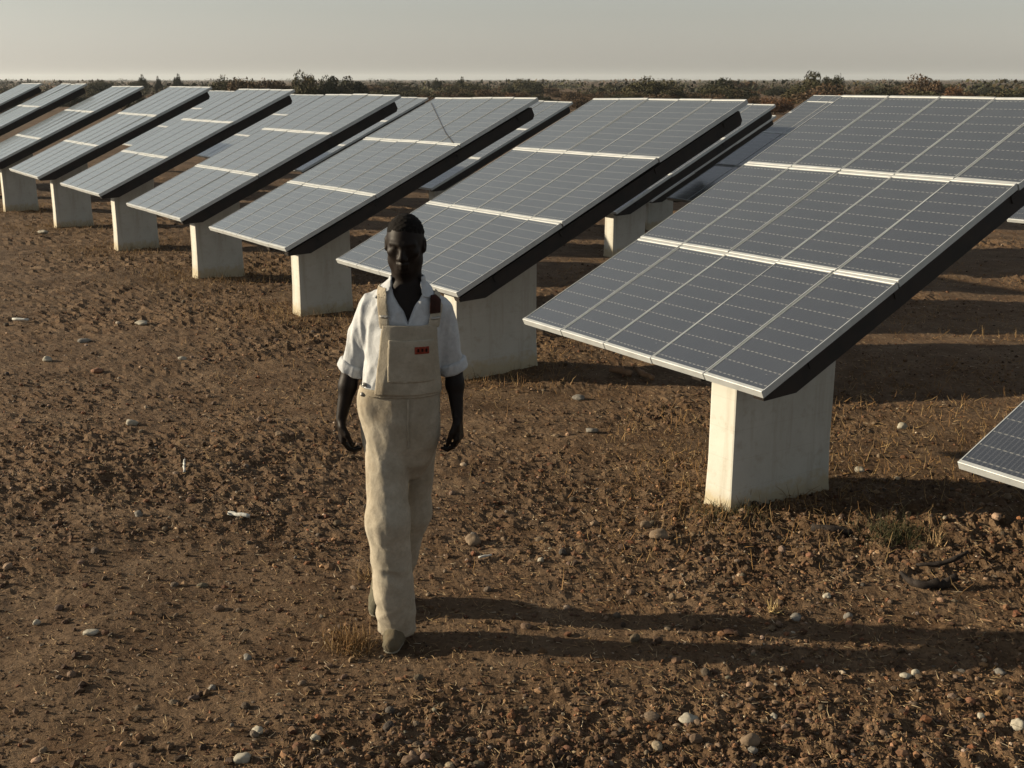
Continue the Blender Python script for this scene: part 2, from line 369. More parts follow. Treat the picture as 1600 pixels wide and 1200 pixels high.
def table(loc, az, tilt, label, group, pillar=True, sk=0.0, near=False):
    """loc: low left corner; local x along the low edge, y up the slope (horizontal), z up"""
    x, y, zl = loc; zg = float(ground_low(np.array(x), np.array(y))) - 0.02
    zl = zl - zg
    t = empty('solar_table', (x, y, zg), (0, 0, az)); tag(t, label, 'solar table', group)
    ct, st = math.cos(tilt), math.sin(tilt)
    for j in range(3):
        for i in range(5):
            if not used_module[0]: mo = module; gl = glass; mo.parent = t; used_module[0] = True
            else: mo = copy_tree(module, t)
            v = j*MH+0.004; u = i*MW+0.00375; e = random.uniform(-.0015, .0015)
            mo.location = (u, v*ct, zl+v*st+u*math.tan(sk)+e)
            mo.rotation_euler = (tilt+random.gauss(0, R(.18)), random.gauss(-sk, R(.25)), random.gauss(0, R(.06)))
    for u0 in (0.10, 1.54, 1.985):
        mb = MB(); L = 3*MH-.09; prof = [(0.02, -DEP-.003), (0.02, -.07), (0.22, -.155), (L-.03, -.155), (L, -.125), (L, -DEP-.003)]
        mb.add([(x_, v_*ct-z_*st, v_*st+z_*ct+zl) for x_ in (u0, u0+.07) for v_, z_ in prof],
               [(0, 1, 2, 3, 4, 5), (11, 10, 9, 8, 7, 6)]+[(q, q+6, (q+1) % 6+6, (q+1) % 6) for q in range(6)])
        link('beam', mb.mesh('beam'), t, M['steel'])
    for v0 in (0.34, 1.0, 2.0, 2.78):
        link('purlin', tilted_box((0.02, v0, -DEP-0.050), (WT-0.02, v0+0.05, -DEP-0.004), tilt, zl).mesh('purlin'), t, M['steel'])
    if pillar:
        x0, y0, x1, y1 = PIL if near else PILF; g = 0.0; mb = MB(); e = .010
        def top(yy): return zl+yy*math.tan(tilt)-0.062
        lv = [(-.30, e), (0.035, e), (0.075, 0.006), (0.30, 0.0), (0.6, -0.002)]
        rings = [[(x0-q, y0-q, z), (x1+q, y0-q, z), (x1+q, y1+q, z), (x0-q, y1+q, z)] for z, q in lv[:-1]]
        rings.append([(x0, y0, top(y0)), (x1, y0, top(y0)), (x1, y1, top(y1)), (x0, y1, top(y1))])
        v = [p for r_ in rings for p in r_]; f = [(3, 2, 1, 0)]
        for a in range(len(rings)-1):
            for b in range(4): f.append((a*4+b, a*4+(b+1) % 4, a*4+4+(b+1) % 4, a*4+4+b))
        nn = (len(rings)-1)*4; f.append((nn, nn+1, nn+2, nn+3)); mb.add(v, f)
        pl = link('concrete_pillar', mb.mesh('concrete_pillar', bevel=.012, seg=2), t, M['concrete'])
        mb = MB(); cx_, cz_ = x0+.09, top(y0)-.10
        ring = [(cx_+.016*math.cos(q), y0, cz_+.026*math.sin(q)) for q in np.linspace(0, 6.283, 14, endpoint=False)]
        mb.add([(p[0], y0-.012, p[2]) for p in ring]+[(p[0], y0+.01, p[2]) for p in ring], [tuple(range(14))]+[(q, q+14, (q+1) % 14+14, (q+1) % 14) for q in range(14)])
        link('bolt', mb.mesh('bolt'), pl, M['bolt'])
        mb = MB(); mb.tube([((x0+x1)/2+.06, y1-.05, top(y1)-.06), ((x0+x1)/2+.06, 2.3*ct, zl+2.3*st-.19)], .022, 8)
        link('strut', mb.mesh('strut'), t, M['steel'])
    return t
ROW1 = [(-1, (1.965, 4.835, 0.611), -56.65, 25.36, .15), (0, (0.059, 7.034, 0.804), -57.2, 25.82, .13), (1, (-1.531, 9.906, 0.743), -57.17, 25.72, .59),
        (2, (-3.201, 12.134, 0.746), -56.84, 25.17, .6), (3, (-4.803, 14.397, 0.759), -56.28, 25.16, .28), (4, (-6.496, 16.704, 0.808), -56.15, 25.09, .2),
        (5, (-8.268, 19.174, 0.831), -56.25, 25.17, .04), (6, (-10.08, 21.578, 0.812), -56.65, 25.4, .14), (7, (-11.924, 23.876, 0.848), -56.68, 25.4, .15),
        (8, (-13.75, 26.25, 0.85), -56.7, 25.4, .1), (9, (-15.55, 28.6, 0.86), -56.7, 25.4, .1)]
LAB1 = {-1: 'solar table cut off by the right frame edge, only its low corner showing', 0: 'large nearest solar table at right on a white concrete pillar with a bolt',
        1: 'solar table directly behind the walking man, second of the front row', 2: "solar table left of the man's head, third of the front row, cracked top module",
        3: 'fourth solar table of the front row counting from the right', 4: 'fifth solar table of the front row counting from the right',
        5: 'sixth solar table of the front row, low corner near the left frame edge', 6: 'seventh front-row solar table, its low corner cut by the left frame edge',
        7: 'eighth front-row solar table, only its upper half inside the left edge', 8: 'farthest front-row solar table whose top corner shows at the left edge',
        9: 'last far solar table of the front row, mostly hidden at the left edge'}
tables = {}
for k, loc, az, ti, sk in ROW1:
    if k == 9: continue
    tables[k] = table(loc, R(az), R(ti), LAB1[k], 'front row of solar tables', sk=R(sk), near=k < 2)
def from_tr(px, py, Y, ti=25.4):
    p = at_y(px, py, Y); L = 3*MH
    q = p[:2] - WT*U - L*math.cos(R(ti))*VH
    return (q[0], q[1], p[2]-L*math.sin(R(ti)))
BACK = [(from_tr(1212, 163, 16.4), 'back-row solar table peeking out right of the second front table'),
        (from_tr(895, 158.5, 20.0), 'back-row solar table peeking out right of the third front table'),
        (from_tr(669, 152.5, 23.6), 'back-row solar table peeking out right of the fourth front table'),
        (from_tr(507, 148, 27.3), 'back-row solar table peeking out right of the fifth front table'),
        (from_tr(370, 142, 31.0), 'far back-row solar table peeking out right of the sixth front table'),
        (from_tr(1213, 180, 20.6), 'rear solar table low under the back-row table, its pillar sunlit'),
        (tuple(at_y(1041, 309, 16.6)), 'back-row solar table half hidden behind the upper edge of the nearest table'),
        (tuple(at_y(1572, 342, 13.4)), 'back-row solar table with its low corner under the nearest table at the right edge'),
        (tuple(at_y(1152, 230, 31.0)), 'small distant solar table just left of the nearest table, alone on bare soil')]
for loc, lab in BACK: table(loc, R(-56.7), R(25.4), lab, 'solar tables of the rows behind')
# crack across one module of the third table
t2 = tables[2]; ti = R(25.17); zl = 0.746 - (float(ground_low(np.array(-3.201), np.array(12.134)))-0.02)
mb = MB(); mb.tube([(0.10, 2.93*math.cos(ti), zl+2.93*math.sin(ti)+.004), (1.5, 2.25*math.cos(ti), zl+2.25*math.sin(ti)+.018), (1.95, 2.06*math.cos(ti), zl+2.06*math.sin(ti)+.022)], .0035, 5)
link('crack', mb.mesh('crack'), t2, M['steel'])

# ------------------------------------------------------------------ stones, sticks and logs one can pick out
def stone_mesh(seed, sx, sy, sz, rough=.22):
    b = bmesh.new(); bmesh.ops.create_icosphere(b, subdivisions=3, radius=1); b.verts.ensure_lookup_table()
    v = np.array([p.co[:] for p in b.verts]); f = np.array([[q.index for q in fc.verts] for fc in b.faces]); b.free()
    d = 1+rough*noise3(v[:, 0]*1.3+seed*7.1, v[:, 1]*1.3, v[:, 2]*1.3, seed)+rough*.45*noise3(v[:, 0]*3.1, v[:, 1]*3.1+seed, v[:, 2]*3.1, seed+50)
    return np_mesh('stone', v*d[:, None]*np.array([sx, sy, sz]), f, True)
STONES = [  # px, py of the foot, half width m, height ratio, material, label
    (738, 852, .048, .85, 'stone_brown', 'fist-sized tan stone lying right of the man at shin height'),
    (1008, 826, .034, .7, 'stone_brown', 'flat-topped brown stone behind the wide clod, left of the nearest pillar'),
    (1030, 851, .058, .55, 'stone_brown', 'wide lumpy brown clod left of the nearest pillar'),
    (845, 880, .017, .9, 'stone_pale', 'small bright white round pebble right of the tan stone'),
    (140, 998, .034, .45, 'stone_pale', 'long pale flat stone in the gravel at lower left'),
    (56, 976, .018, .9, 'stone_pale', 'small upright pale stone near the left frame edge'),
    (403, 1155, .024, .8, 'stone_pale', 'round whitish stone near the bottom edge, left of the man'),
    (494, 1168, .021, .85, 'stone_pale', 'whitish round stone at the bottom edge below the man'),
    (378, 1200, .032, .7, 'stone_pale', 'pale stone cut by the bottom frame edge'),
    (331, 1078, .016, .9, 'stone_grey', 'small grey-white stone in the lower left gravel'),
    (386, 1030, .020, .75, 'stone_grey', 'grey stone in the gravel left of the front shoe'),
    (1078, 1133, .036, .5, 'stone_pale', 'flat oval white stone on the bare soil at lower centre'),
    (1292, 946, .022, .7, 'stone_pale', 'pale stone above the long shadow at right'),
    (1245, 975, .030, .6, 'stone_grey', 'grey stone just above the long shadow'),
    (1325, 973, .022, .8, 'stone_grey', 'bluish grey stone above the shadow beside a red one'),
    (1327, 985, .019, .8, 'stone_red', 'reddish stone touching the long shadow at right'),
    (1415, 1066, .023, .6, 'stone_pale', 'left of two white pebbles below the long shadow'),
    (1430, 1064, .018, 1.0, 'stone_pale', 'upright right one of two white pebbles below the long shadow'),
    (1563, 1060, .024, .6, 'stone_grey', 'light grey stone below the shadow near the right edge'),
    (1209, 1124, .019, .8, 'stone_pale', 'cream pebble in the lower right gravel'),
    (1533, 1126, .015, .95, 'stone_pale', 'round white pebble at the lower right'),
    (1592, 1146, .028, 1.1, 'stone_pale', 'pale pointed stone at the right edge, lower corner'),
    (1517, 1104, .024, .8, 'stone_red', 'reddish brown stone in the lower right gravel'),
    (1172, 1172, .036, .9, 'stone_brown', 'lumpy brown stone near the bottom edge at right'),
    (1176, 1182, .020, .8, 'stone_grey', 'small grey stone in front of the lumpy brown one'),
    (1265, 888, .022, .7, 'stone_red', 'reddish stone on the bare patch below the nearest pillar'),
    (1343, 742, .032, .75, 'stone_pale', 'pale stone right of the nearest pillar, lit against shade'),
    (1375, 719, .024, .8, 'stone_brown', 'round tan stone right of the nearest pillar'),
    (1410, 672, .036, .75, 'stone_pale', 'cream stone between two shadow bands right of the pillar'),
    (1575, 788, .026, .85, 'stone_brown', 'tan stone under the cut-off table at the right edge'),
    (150, 581, .050, .55, 'stone_red', 'orange-red stone in the left middle distance'),
    (73, 563, .046, .7, 'stone_pale', 'pale round stone in the left middle distance'),
    (285, 564, .042, .5, 'stone_pale', 'bright flat chip of stone in the left middle ground'),
    (130, 532, .06, .4, 'stone_grey', 'flat grey stone in the left middle distance'),
    (220, 509, .07, .4, 'stone_pale', 'flat whitish stone far left of the man'),
    (66, 367, .10, .35, 'stone_pale', 'pale flat stone below the farthest pillars at left'),
    (205, 668, .040, .75, 'stone_pale', 'cream round stone left of the man at hip height'),
    (437, 688, .036, .5, 'stone_brown', 'flat brown stone left of the man below his hand'),
    (216, 812, .026, .8, 'stone_grey', 'round grey stone left of the white stick'),
    (925, 678, .045, .5, 'stone_grey', 'flat pale grey stone left of the nearest pillar'),
    (905, 622, .05, .5, 'stone_grey', 'grey stone below the wooden logs'),
    (65, 1172, .018, .8, 'stone_brown', 'small tan stone in the lower left corner'),
    (1485, 905, .0, 1, '', ''),
]
for q, (px, py, s, hr, mn, lab) in enumerate(STONES):
    if not mn: continue
    s = s*.86
    p = at_z(px, py); p[2] = float(ground_z(p[0], p[1]))
    o = link('stone', stone_mesh(q+3, s, s*random.uniform(.7, .9), s*hr, .3), None, M[mn]); o.location = (p[0], p[1]+s*.5, p[2]+s*hr*.55)
    o.rotation_euler = (0, 0, random.uniform(-.4, .4)); tag(o, lab, 'stone', 'stones one can pick out')
def stick(name, pts, rads, mname, lab, cat, segs=9):
    """pts in pixel + height above ground"""
    P_ = []
    for px, py, z in pts:
        p = at_z(px, py, z); P_.append((p[0], p[1], p[2]+float(ground_low(p[0], p[1]))))
    b = np.array(P_[0]); b[2] = 0; mb = MB()
    fine = []; rr = []
    for a in range(len(P_)-1):
        for t in np.linspace(0, 1, 5)[:-1]:
            fine.append(np.array(P_[a])*(1-t)+np.array(P_[a+1])*t - b + rng.normal(0, rads[a]*.22, 3)); rr.append((rads[a]*(1-t)+rads[a+1]*t)*random.uniform(.75, 1.2))
    fine.append(np.array(P_[-1])-b); rr.append(rads[-1])
    mb.tube(fine, rr, segs); o = link(name, mb.mesh(name, smooth=True), None, M[mname]); o.location = b; tag(o, lab, cat); return o
stick('stick', [(357, 803, .022), (373, 806, .022), (389, 808, .022)], [.011, .012, .011], 'stick_white', 'short thick white stick lying left of the man at knee height', 'stick')
stick('stick', [(288, 741, .015), (288, 730, .03), (289, 722, .04)], [.007, .007, .006], 'stick_white', 'small white stick standing up in the soil, left middle ground', 'stick')
stick('stick', [(20, 497, .03), (44, 498, .03)], [.013, .013], 'stick_white', 'bluish white stick lying near the left frame edge', 'stick')
stick('stick', [(748, 872, .012), (768, 867, .02)], [.006, .005], 'stick_white', 'white splinter lying beside the tan stone', 'stick')
stick('stick', [(1530, 978, .015), (1545, 982, .028), (1567, 990, .015)], [.003, .004, .002], 'dry_wood', 'thin pale curved twig above the shadow at right edge', 'twig')
stick('charred_log', [(1406, 903, .045), (1420, 918, .022), (1440, 924, .022), (1470, 922, .028), (1494, 912, .045)], [.009, .015, .020, .021, .019], 'charred_wood', 'black charred log lying on bare soil at lower right', 'log', 11)
stick('charred_log', [(1430, 892, .015), (1465, 890, .03), (1490, 884, .05), (1511, 872, .075)], [.008, .011, .012, .009], 'charred_wood', 'thinner dark branch behind the black charred log', 'log', 9)
stick('wooden_log', [(956, 575, .03), (972, 577, .035), (987, 582, .03)], [.026, .03, .026], 'dry_wood', 'left short brown log under the nearest solar table', 'log')
stick('wooden_log', [(994, 574, .035), (1008, 583, .03), (1022, 588, .025)], [.02, .026, .02], 'dry_wood', 'right brown log lying beside another under the nearest table', 'log')
stick('rubber_scrap', [(1268, 829, .02), (1300, 832, .03), (1330, 836, .02)], [.02, .026, .016], 'charred_wood', 'dark scrap lying in the shade at the foot of the nearest pillar', 'scrap')

# ------------------------------------------------------------------ grass tufts and weeds
def tuft(name, px, py, num, spread, L0, L1, cols, lab, cat, w0=.0016, up=(.5, 1.45)):
    p = at_z(px, py); p[2] = float(ground_z(p[0], p[1]))
    q = rng.normal(0, spread, (num, 3)); q[:, 2] = 0
    q[:, 2] = ground_z(p[0]+q[:, 0], p[1]+q[:, 1]) - p[2]
    me = straw_mesh(name, q, np.array(cols)[rng.choice(len(cols), num)], w0, L0, L1, up, 4, .7)
    o = link(name, me, None, M['straw']); o.location = p; tag(o, lab, cat, kind='stuff'); return o
GRN = [(0.036, 0.043, 0.014), (0.05, 0.05, 0.018), (0.08, 0.06, 0.025), (0.03, 0.035, 0.012)]
DRY = [(0.25, 0.15, 0.055), (0.21, 0.115, 0.04), (0.29, 0.20, 0.09), (0.14, 0.085, 0.035)]
tuft('grass_tuft', 1140, 806, 500, .09, .02, .07, GRN+DRY[:2], 'low green and yellow grass at the front foot of the nearest pillar', 'grass')
tuft('weed', 1395, 848, 420, .08, .03, .11, GRN, 'green weed growing in the pillar shade at right', 'weed')
tuft('weed_stalk', 1387, 842, 1, .002, .22, .30, [(0.22, 0.19, 0.1)], 'single tall bare stalk rising from the green weed', 'weed', .0022, (1.2, 1.4))
tuft('grass_tuft', 1466, 862, 26, .015, .04, .10, [(0.36, 0.25, 0.13)], 'bright straw tuft sticking up beside the pillar shadow', 'grass', .003)
tuft('grass_tuft', 545, 1010, 240, .05, .04, .12, DRY, 'dry tan grass tuft by the front shoe', 'grass')
tuft('grass_tuft', 1208, 964, 22, .012, .04, .08, [(0.40, 0.30, 0.14)], 'small bright straw tuft above the long shadow', 'grass', .003)
tuft('grass_tuft', 575, 905, 40, .02, .05, .12, DRY, "few orange straws behind the man's shin", 'grass')
# dry grass around the pillars and under the tables, one uncountable mass
pts = []
for k, loc, az, ti_, sk in ROW1[:8]:
    c, s = math.cos(R(az)), math.sin(R(az))
    num = 900
    u = rng.normal(1.6, .45, num); v = rng.normal(.5, .55, num)
    pts.append(np.stack([loc[0]+c*u-s*v, loc[1]+s*u+c*v], -1))
num = 22000; r = np.exp(rng.uniform(math.log(6.5), math.log(40), num)); a = rng.uniform(-R(34), R(34), num)
q = np.stack([r*np.sin(a), r*np.cos(a)], -1); vv = (q-T0xy)@VH
q = q[(rng.uniform(0, 1, num) < np.clip(.35+(vv+1.5)*.4, .08, 1)) & (noise2(q[:, 0]*.7, q[:, 1]*.7, 31) > -.1)]
pts.append(q); pts = np.vstack(pts)
pts = np.column_stack([pts, ground_z(pts[:, 0], pts[:, 1])])
o = link('dry_grass', straw_mesh('dry_grass', pts, np.array(DRY)[rng.choice(4, len(pts))], .0022, .03, .12, (.2, 1.4), 2, .7), None, M['straw'])
tag(o, 'sparse dry orange grass under the tables and round the pillars', 'grass', kind='stuff')

# ------------------------------------------------------------------ scrub belt
def crown_mesh(name, seed, nclump, nleaf, leaf, cols, flat=.7, twig=0):
    g = np.random.default_rng(seed); V = []; Cc = []
    cl = g.normal(0, 1, (nclump, 3)); cl /= np.linalg.norm(cl, axis=1)[:, None]; cl *= g.uniform(.3, .85, (nclump, 1))
    cl *= [1, 1, flat]; cl[:, 2] = np.abs(cl[:, 2])*.95 + .22
    for q in range(nclump):
        rr = g.uniform(.22, .42); d = g.normal(0, 1, (nleaf, 3)); d /= np.linalg.norm(d, axis=1)[:, None]
        p = cl[q] + d*(rr*g.uniform(.35, 1, (nleaf, 1))**.6)*[1, 1, .8]
        p = p[p[:, 2] > .0]; k = len(p)
        a = g.normal(0, 1, (k, 3)); a /= np.linalg.norm(a, axis=1)[:, None]; b = np.cross(a, g.normal(0, 1, (k, 3))); b /= np.linalg.norm(b, axis=1)[:, None]+1e-6
        L = leaf*g.uniform(.6, 1.5, (k, 1)); W = L*.45
        V.append(np.stack([p-a*L, p+b*W, p+a*L, p-b*W], 1)); base = np.array(cols[g.integers(len(cols))])
        Cc.append(np.repeat(base[None]*g.uniform(.75, 1.25, (k, 1)), 4, 0))
    V = np.concatenate(V).reshape(-1, 3); Cc = np.concatenate(Cc)
    return np_mesh(name, V, np.arange(len(V)).reshape(-1, 4), False, Cc)
def stem_mesh(name, seed, n_, h, r0, spread):
    g = random.Random(seed); mb = MB()
    for q in range(n_):
        a = g.uniform(0, 6.28); s = g.uniform(.3, 1)*spread; pts_ = [(0.03*math.cos(a), .03*math.sin(a), -.03)]
        for t in (.4, .75, 1): pts_.append((math.cos(a)*s*t+g.uniform(-.04, .04), math.sin(a)*s*t+g.uniform(-.04, .04), h*t*g.uniform(.85, 1.1)))
        mb.tube(pts_, [r0, r0*.7, r0*.45, r0*.2], 5)
    return mb.mesh(name)
BRN = [(0.085, 0.056, 0.031), (0.10, 0.07, 0.038), (0.07, 0.05, 0.029), (0.095, 0.062, 0.036)]
OLV = [(0.055, 0.053, 0.023), (0.066, 0.060, 0.026), (0.047, 0.046, 0.021), (0.073, 0.058, 0.028)]
DRK = [(0.027, 0.031, 0.016), (0.034, 0.036, 0.018), (0.04, 0.038, 0.02)]
RED = [(0.115, 0.058, 0.026), (0.10, 0.055, 0.029)]
KIND = {'brown': ('dry brown thorn shrub low in the scrub belt behind the tables', BRN), 'olive': ('olive green shrub in the scrub belt behind the tables', OLV),
        'dark': ('dark green bush on the skyline of the scrub belt', DRK), 'red': ('rust-red dry shrub in the scrub belt behind the tables', RED)}
protos = {}
for kname, (lab, cols) in KIND.items():
    for v in range(3):
        cm = crown_mesh('crown', 100+hash(kname) % 7+v*11 if False else 100+len(protos)*13, 18, 230, .042, cols, .62)
        sm = stem_mesh('stem', 40+len(protos), 6, .6, .022, .5); cm.materials.append(M['leaf']); sm.materials.append(M['bark'])
        protos[(kname, v)] = (cm, sm)
def shrub(kname, v, x, y, wid, hgt, label=None, group=None, name='shrub', cat='shrub', stem=1.0):
    cm, sm = protos[(kname, v)]; z = float(ground_low(np.array(x), np.array(y)))
    e = empty(name, (x, y, z), (0, 0, random.uniform(0, 6.28))); e.scale = (wid, wid, hgt)
    link('crown', cm, e); s = link('trunk' if name.endswith('tree') else 'stem', sm, e)
    tag(e, label or KIND[kname][0], cat, group or ('%s shrubs of the scrub belt' % kname)); return e
cnt = 0
while cnt < 270:
    d = math.exp(random.uniform(math.log(82), math.log(230))); a = random.uniform(-.46, .46)
    x, y = d*math.sin(a), d*math.cos(a); fr = noise2(np.array(x*.03), np.array(y*.03), 77)
    kn = random.choices(['brown', 'olive', 'dark', 'red'], [.46, .3, .16, .08] if d < 150 else [.25, .38, .34, .03])[0]
    h_ = random.uniform(.6, 1.6)*(1+.6*float(fr)) if d < 150 else random.choice((random.uniform(.7, 1.4), random.uniform(.8, 1.6), random.uniform(.8, 1.8), random.uniform(1.8, 2.8)))
    shrub(kn, random.randrange(3), x, y, h_*random.uniform(.9, 1.7), h_); cnt += 1
def skyline(px, top, Y, wid_px, kn, v, label, name='shrub', cat='shrub'):
    p = at_y(px, top, Y); z = float(ground_low(p[0], p[1])); sc_ = wid_px/F_PX*Y*.72
    return shrub(kn, v, p[0], Y, sc_, (p[2]-z)/.98, label, 'standout trees and shrubs on the skyline', name, cat)
skyline(388, 109, 100, 60, 'brown', 0, 'wide reddish brown bush on the skyline left of the tallest bush')
skyline(352, 115, 104, 40, 'olive', 1, 'low olive bush at the left end of the big thicket')
skyline(472, 104, 100, 40, 'olive', 2, 'tallest olive bush on the skyline behind the fourth and fifth tables')
skyline(512, 110, 102, 50, 'dark', 0, 'dark bush just right of the tallest olive bush')
skyline(428, 112, 101, 46, 'brown', 1, 'brown bush between the reddish bush and the tallest one')
skyline(548, 114, 106, 44, 'dark', 1, 'low dark bush at the right end of the big thicket')
skyline(1277, 104, 118, 34, 'olive', 0, 'taller rounded olive tree on the skyline above the nearest table corner', 'rounded_tree', 'tree')
skyline(1302, 106, 120, 28, 'dark', 2, 'darker round tree touching the taller olive tree', 'rounded_tree', 'tree')
skyline(1446, 111, 112, 58, 'brown', 2, 'broad brown bush on the skyline above the nearest table')
skyline(1495, 128, 96, 30, 'red', 0, 'small rust-orange bush behind the nearest table')
skyline(1018, 117, 115, 60, 'olive', 1, 'wide olive bush on the skyline above the second table')
skyline(1120, 115, 125, 46, 'dark', 0, 'dark bush on the skyline right of the wide olive bush')
for px, top, wd, lab in ((222, 113, 12, 'first tiny flat-topped tree on the far left skyline'), (246, 116, 10, 'second tiny flat-topped tree on the left skyline'), (277, 112, 14, 'tiny leaning tree right of two others on the left skyline'),
                         (683, 119, 14, 'tiny dark tree on the skyline above the third table'), (721, 117, 15, 'small round dark tree on the skyline above the third table'), (1050, 119, 10, 'tiny dark tree on the skyline above the second table')):
    skyline(px, top, 190, wd, 'dark', 1, lab, 'small_tree', 'tree')
# the far scrub, one mass to the horizon
g = np.random.default_rng(5); num = 60000; d = np.exp(g.uniform(math.log(150), math.log(2600), num)); a = g.uniform(-.62, .62, num)
cx_, cy_ = d*np.sin(a), d*np.cos(a); 
nb = 2600; bd = np.exp(g.uniform(math.log(170), math.log(2600), nb)); ba = g.uniform(-.62, .62, nb); bs = np.where(g.uniform(0, 1, nb) < .08, g.uniform(1.5, 2.5, nb), g.uniform(.5, 1.3, nb))*(1+bd/1600)
idx = np.repeat(np.arange(nb), 64); k = len(idx); off = np.clip(g.normal(0, .5, (k, 3)), -.95, .95); off[:, 2] = np.abs(off[:, 2])*.8
p = np.stack([bd[idx]*np.sin(ba[idx]), bd[idx]*np.cos(ba[idx]), 0*idx], -1)+off*bs[idx][:, None]*[1.7, 1.7, .95]
aa = g.normal(0, 1, (k, 3)); aa /= np.linalg.norm(aa, axis=1)[:, None]; bb = np.cross(aa, g.normal(0, 1, (k, 3))); bb /= np.linalg.norm(bb, axis=1)[:, None]
L = (bs[idx]*.16*g.uniform(.6, 1.3, k))[:, None]
V = np.stack([p-aa*L, p+bb*L*.6, p+aa*L, p-bb*L*.6], 1).reshape(-1, 3)
pal = np.array(DRK+DRK+OLV+BRN[:1]); cc = pal[g.integers(len(pal), size=nb)][idx]*g.uniform(.8, 1.2, (k, 1))
o = link('far_scrub', np_mesh('far_scrub', V, np.arange(len(V)).reshape(-1, 4), False, np.repeat(cc, 4, 0)), None, M['leaf'])
tag(o, 'far-off scrub fading to the horizon', 'scrub', kind='stuff')

# ------------------------------------------------------------------ the walking man: implicit surfaces meshed with surface nets
class Field:
    def __init__(s, lo, hi, h):
        s.lo = np.array(lo, float); s.h = h; s.n = np.ceil((np.array(hi)-s.lo)/h).astype(int)+1
        s.D = np.full(s.n, 0.5, np.float32)
    def sub(s, lo, hi):
        a = np.clip(np.floor((np.array(lo)-s.lo)/s.h).astype(int), 0, s.n); b = np.clip(np.ceil((np.array(hi)-s.lo)/s.h).astype(int)+1, 0, s.n)
        sl = tuple(slice(p, q) for p, q in zip(a, b))
        ax = [(s.lo[i]+s.h*np.arange(a[i], b[i])).astype(np.float32) for i in range(3)]
        return sl, np.meshgrid(*ax, indexing='ij')
    def apply(s, fn, lo, hi, k=0.0, op='add', pad=.05):
        sl, X = s.sub(np.array(lo)-pad-k, np.array(hi)+pad+k)
        if s.D[sl].size == 0: return
        d = fn(*X); D = s.D[sl]
        if op == 'cut': d = -d; D, d = -D, -d
        if k > 0:
            hh = np.clip(.5+.5*(D-d)/k, 0, 1) if op == 'add' else np.clip(.5+.5*(D-d)/k, 0, 1)
            r_ = D*(1-hh)+d*hh-k*hh*(1-hh)
        else: r_ = np.minimum(D, d)
        s.D[sl] = r_ if op == 'add' else -r_
    def cone(s, a, b, r1, r2, k=.02):
        a, b = np.array(a, float), np.array(b, float); m = max(r1, r2)
        s.apply(f_cone(a, b, r1, r2), np.minimum(a, b)-m, np.maximum(a, b)+m, k)
    def ell(s, c, r_, k=.02, ax=None, op='add'):
        m = max(r_); s.apply(f_ell(c, r_, ax), np.array(c)-m, np.array(c)+m, k, op)
    def mesh(s):
        return surface_nets(s.D, s.lo, s.h)
def f_cone(a, b, r1, r2):
    a = np.array(a, float); d = np.array(b, float)-a; L2 = d@d
    def fn(x, y, z):
        t = np.clip(((x-a[0])*d[0]+(y-a[1])*d[1]+(z-a[2])*d[2])/L2, 0, 1)
        return np.sqrt((x-a[0]-t*d[0])**2+(y-a[1]-t*d[1])**2+(z-a[2]-t*d[2])**2)-(r1+(r2-r1)*t)
    return fn
def f_ell(c, r_, ax=None):
    A = np.eye(3) if ax is None else np.array(ax, float)
    def fn(x, y, z):
        p = [(x-c[0])*A[i][0]+(y-c[1])*A[i][1]+(z-c[2])*A[i][2] for i in range(3)]
        q = np.sqrt(sum((p[i]/r_[i])**2 for i in range(3))); g = np.sqrt(sum((p[i]/r_[i]**2)**2 for i in range(3)))+1e-6
        return q*(q-1)/g
    return fn
def f_loft(zs, cx, cy, rx, ry):
    zs = np.array(zs, float); o_ = np.argsort(zs); zs = zs[o_]
    cx, cy, rx, ry = [np.array(q, float)[o_] for q in (cx, cy, rx, ry)]
    def fn(x, y, z):
        a = np.interp(z, zs, cx); b = np.interp(z, zs, cy); w_ = np.interp(z, zs, rx); d_ = np.interp(z, zs, ry)
        q = (np.abs((x-a)/w_)**2.3+np.abs((y-b)/d_)**2.3)**(1/2.3)
        dd = (q-1)*np.minimum(w_, d_)
        return np.maximum(dd, np.maximum(zs[0]-z, z-zs[-1]))
    return fn
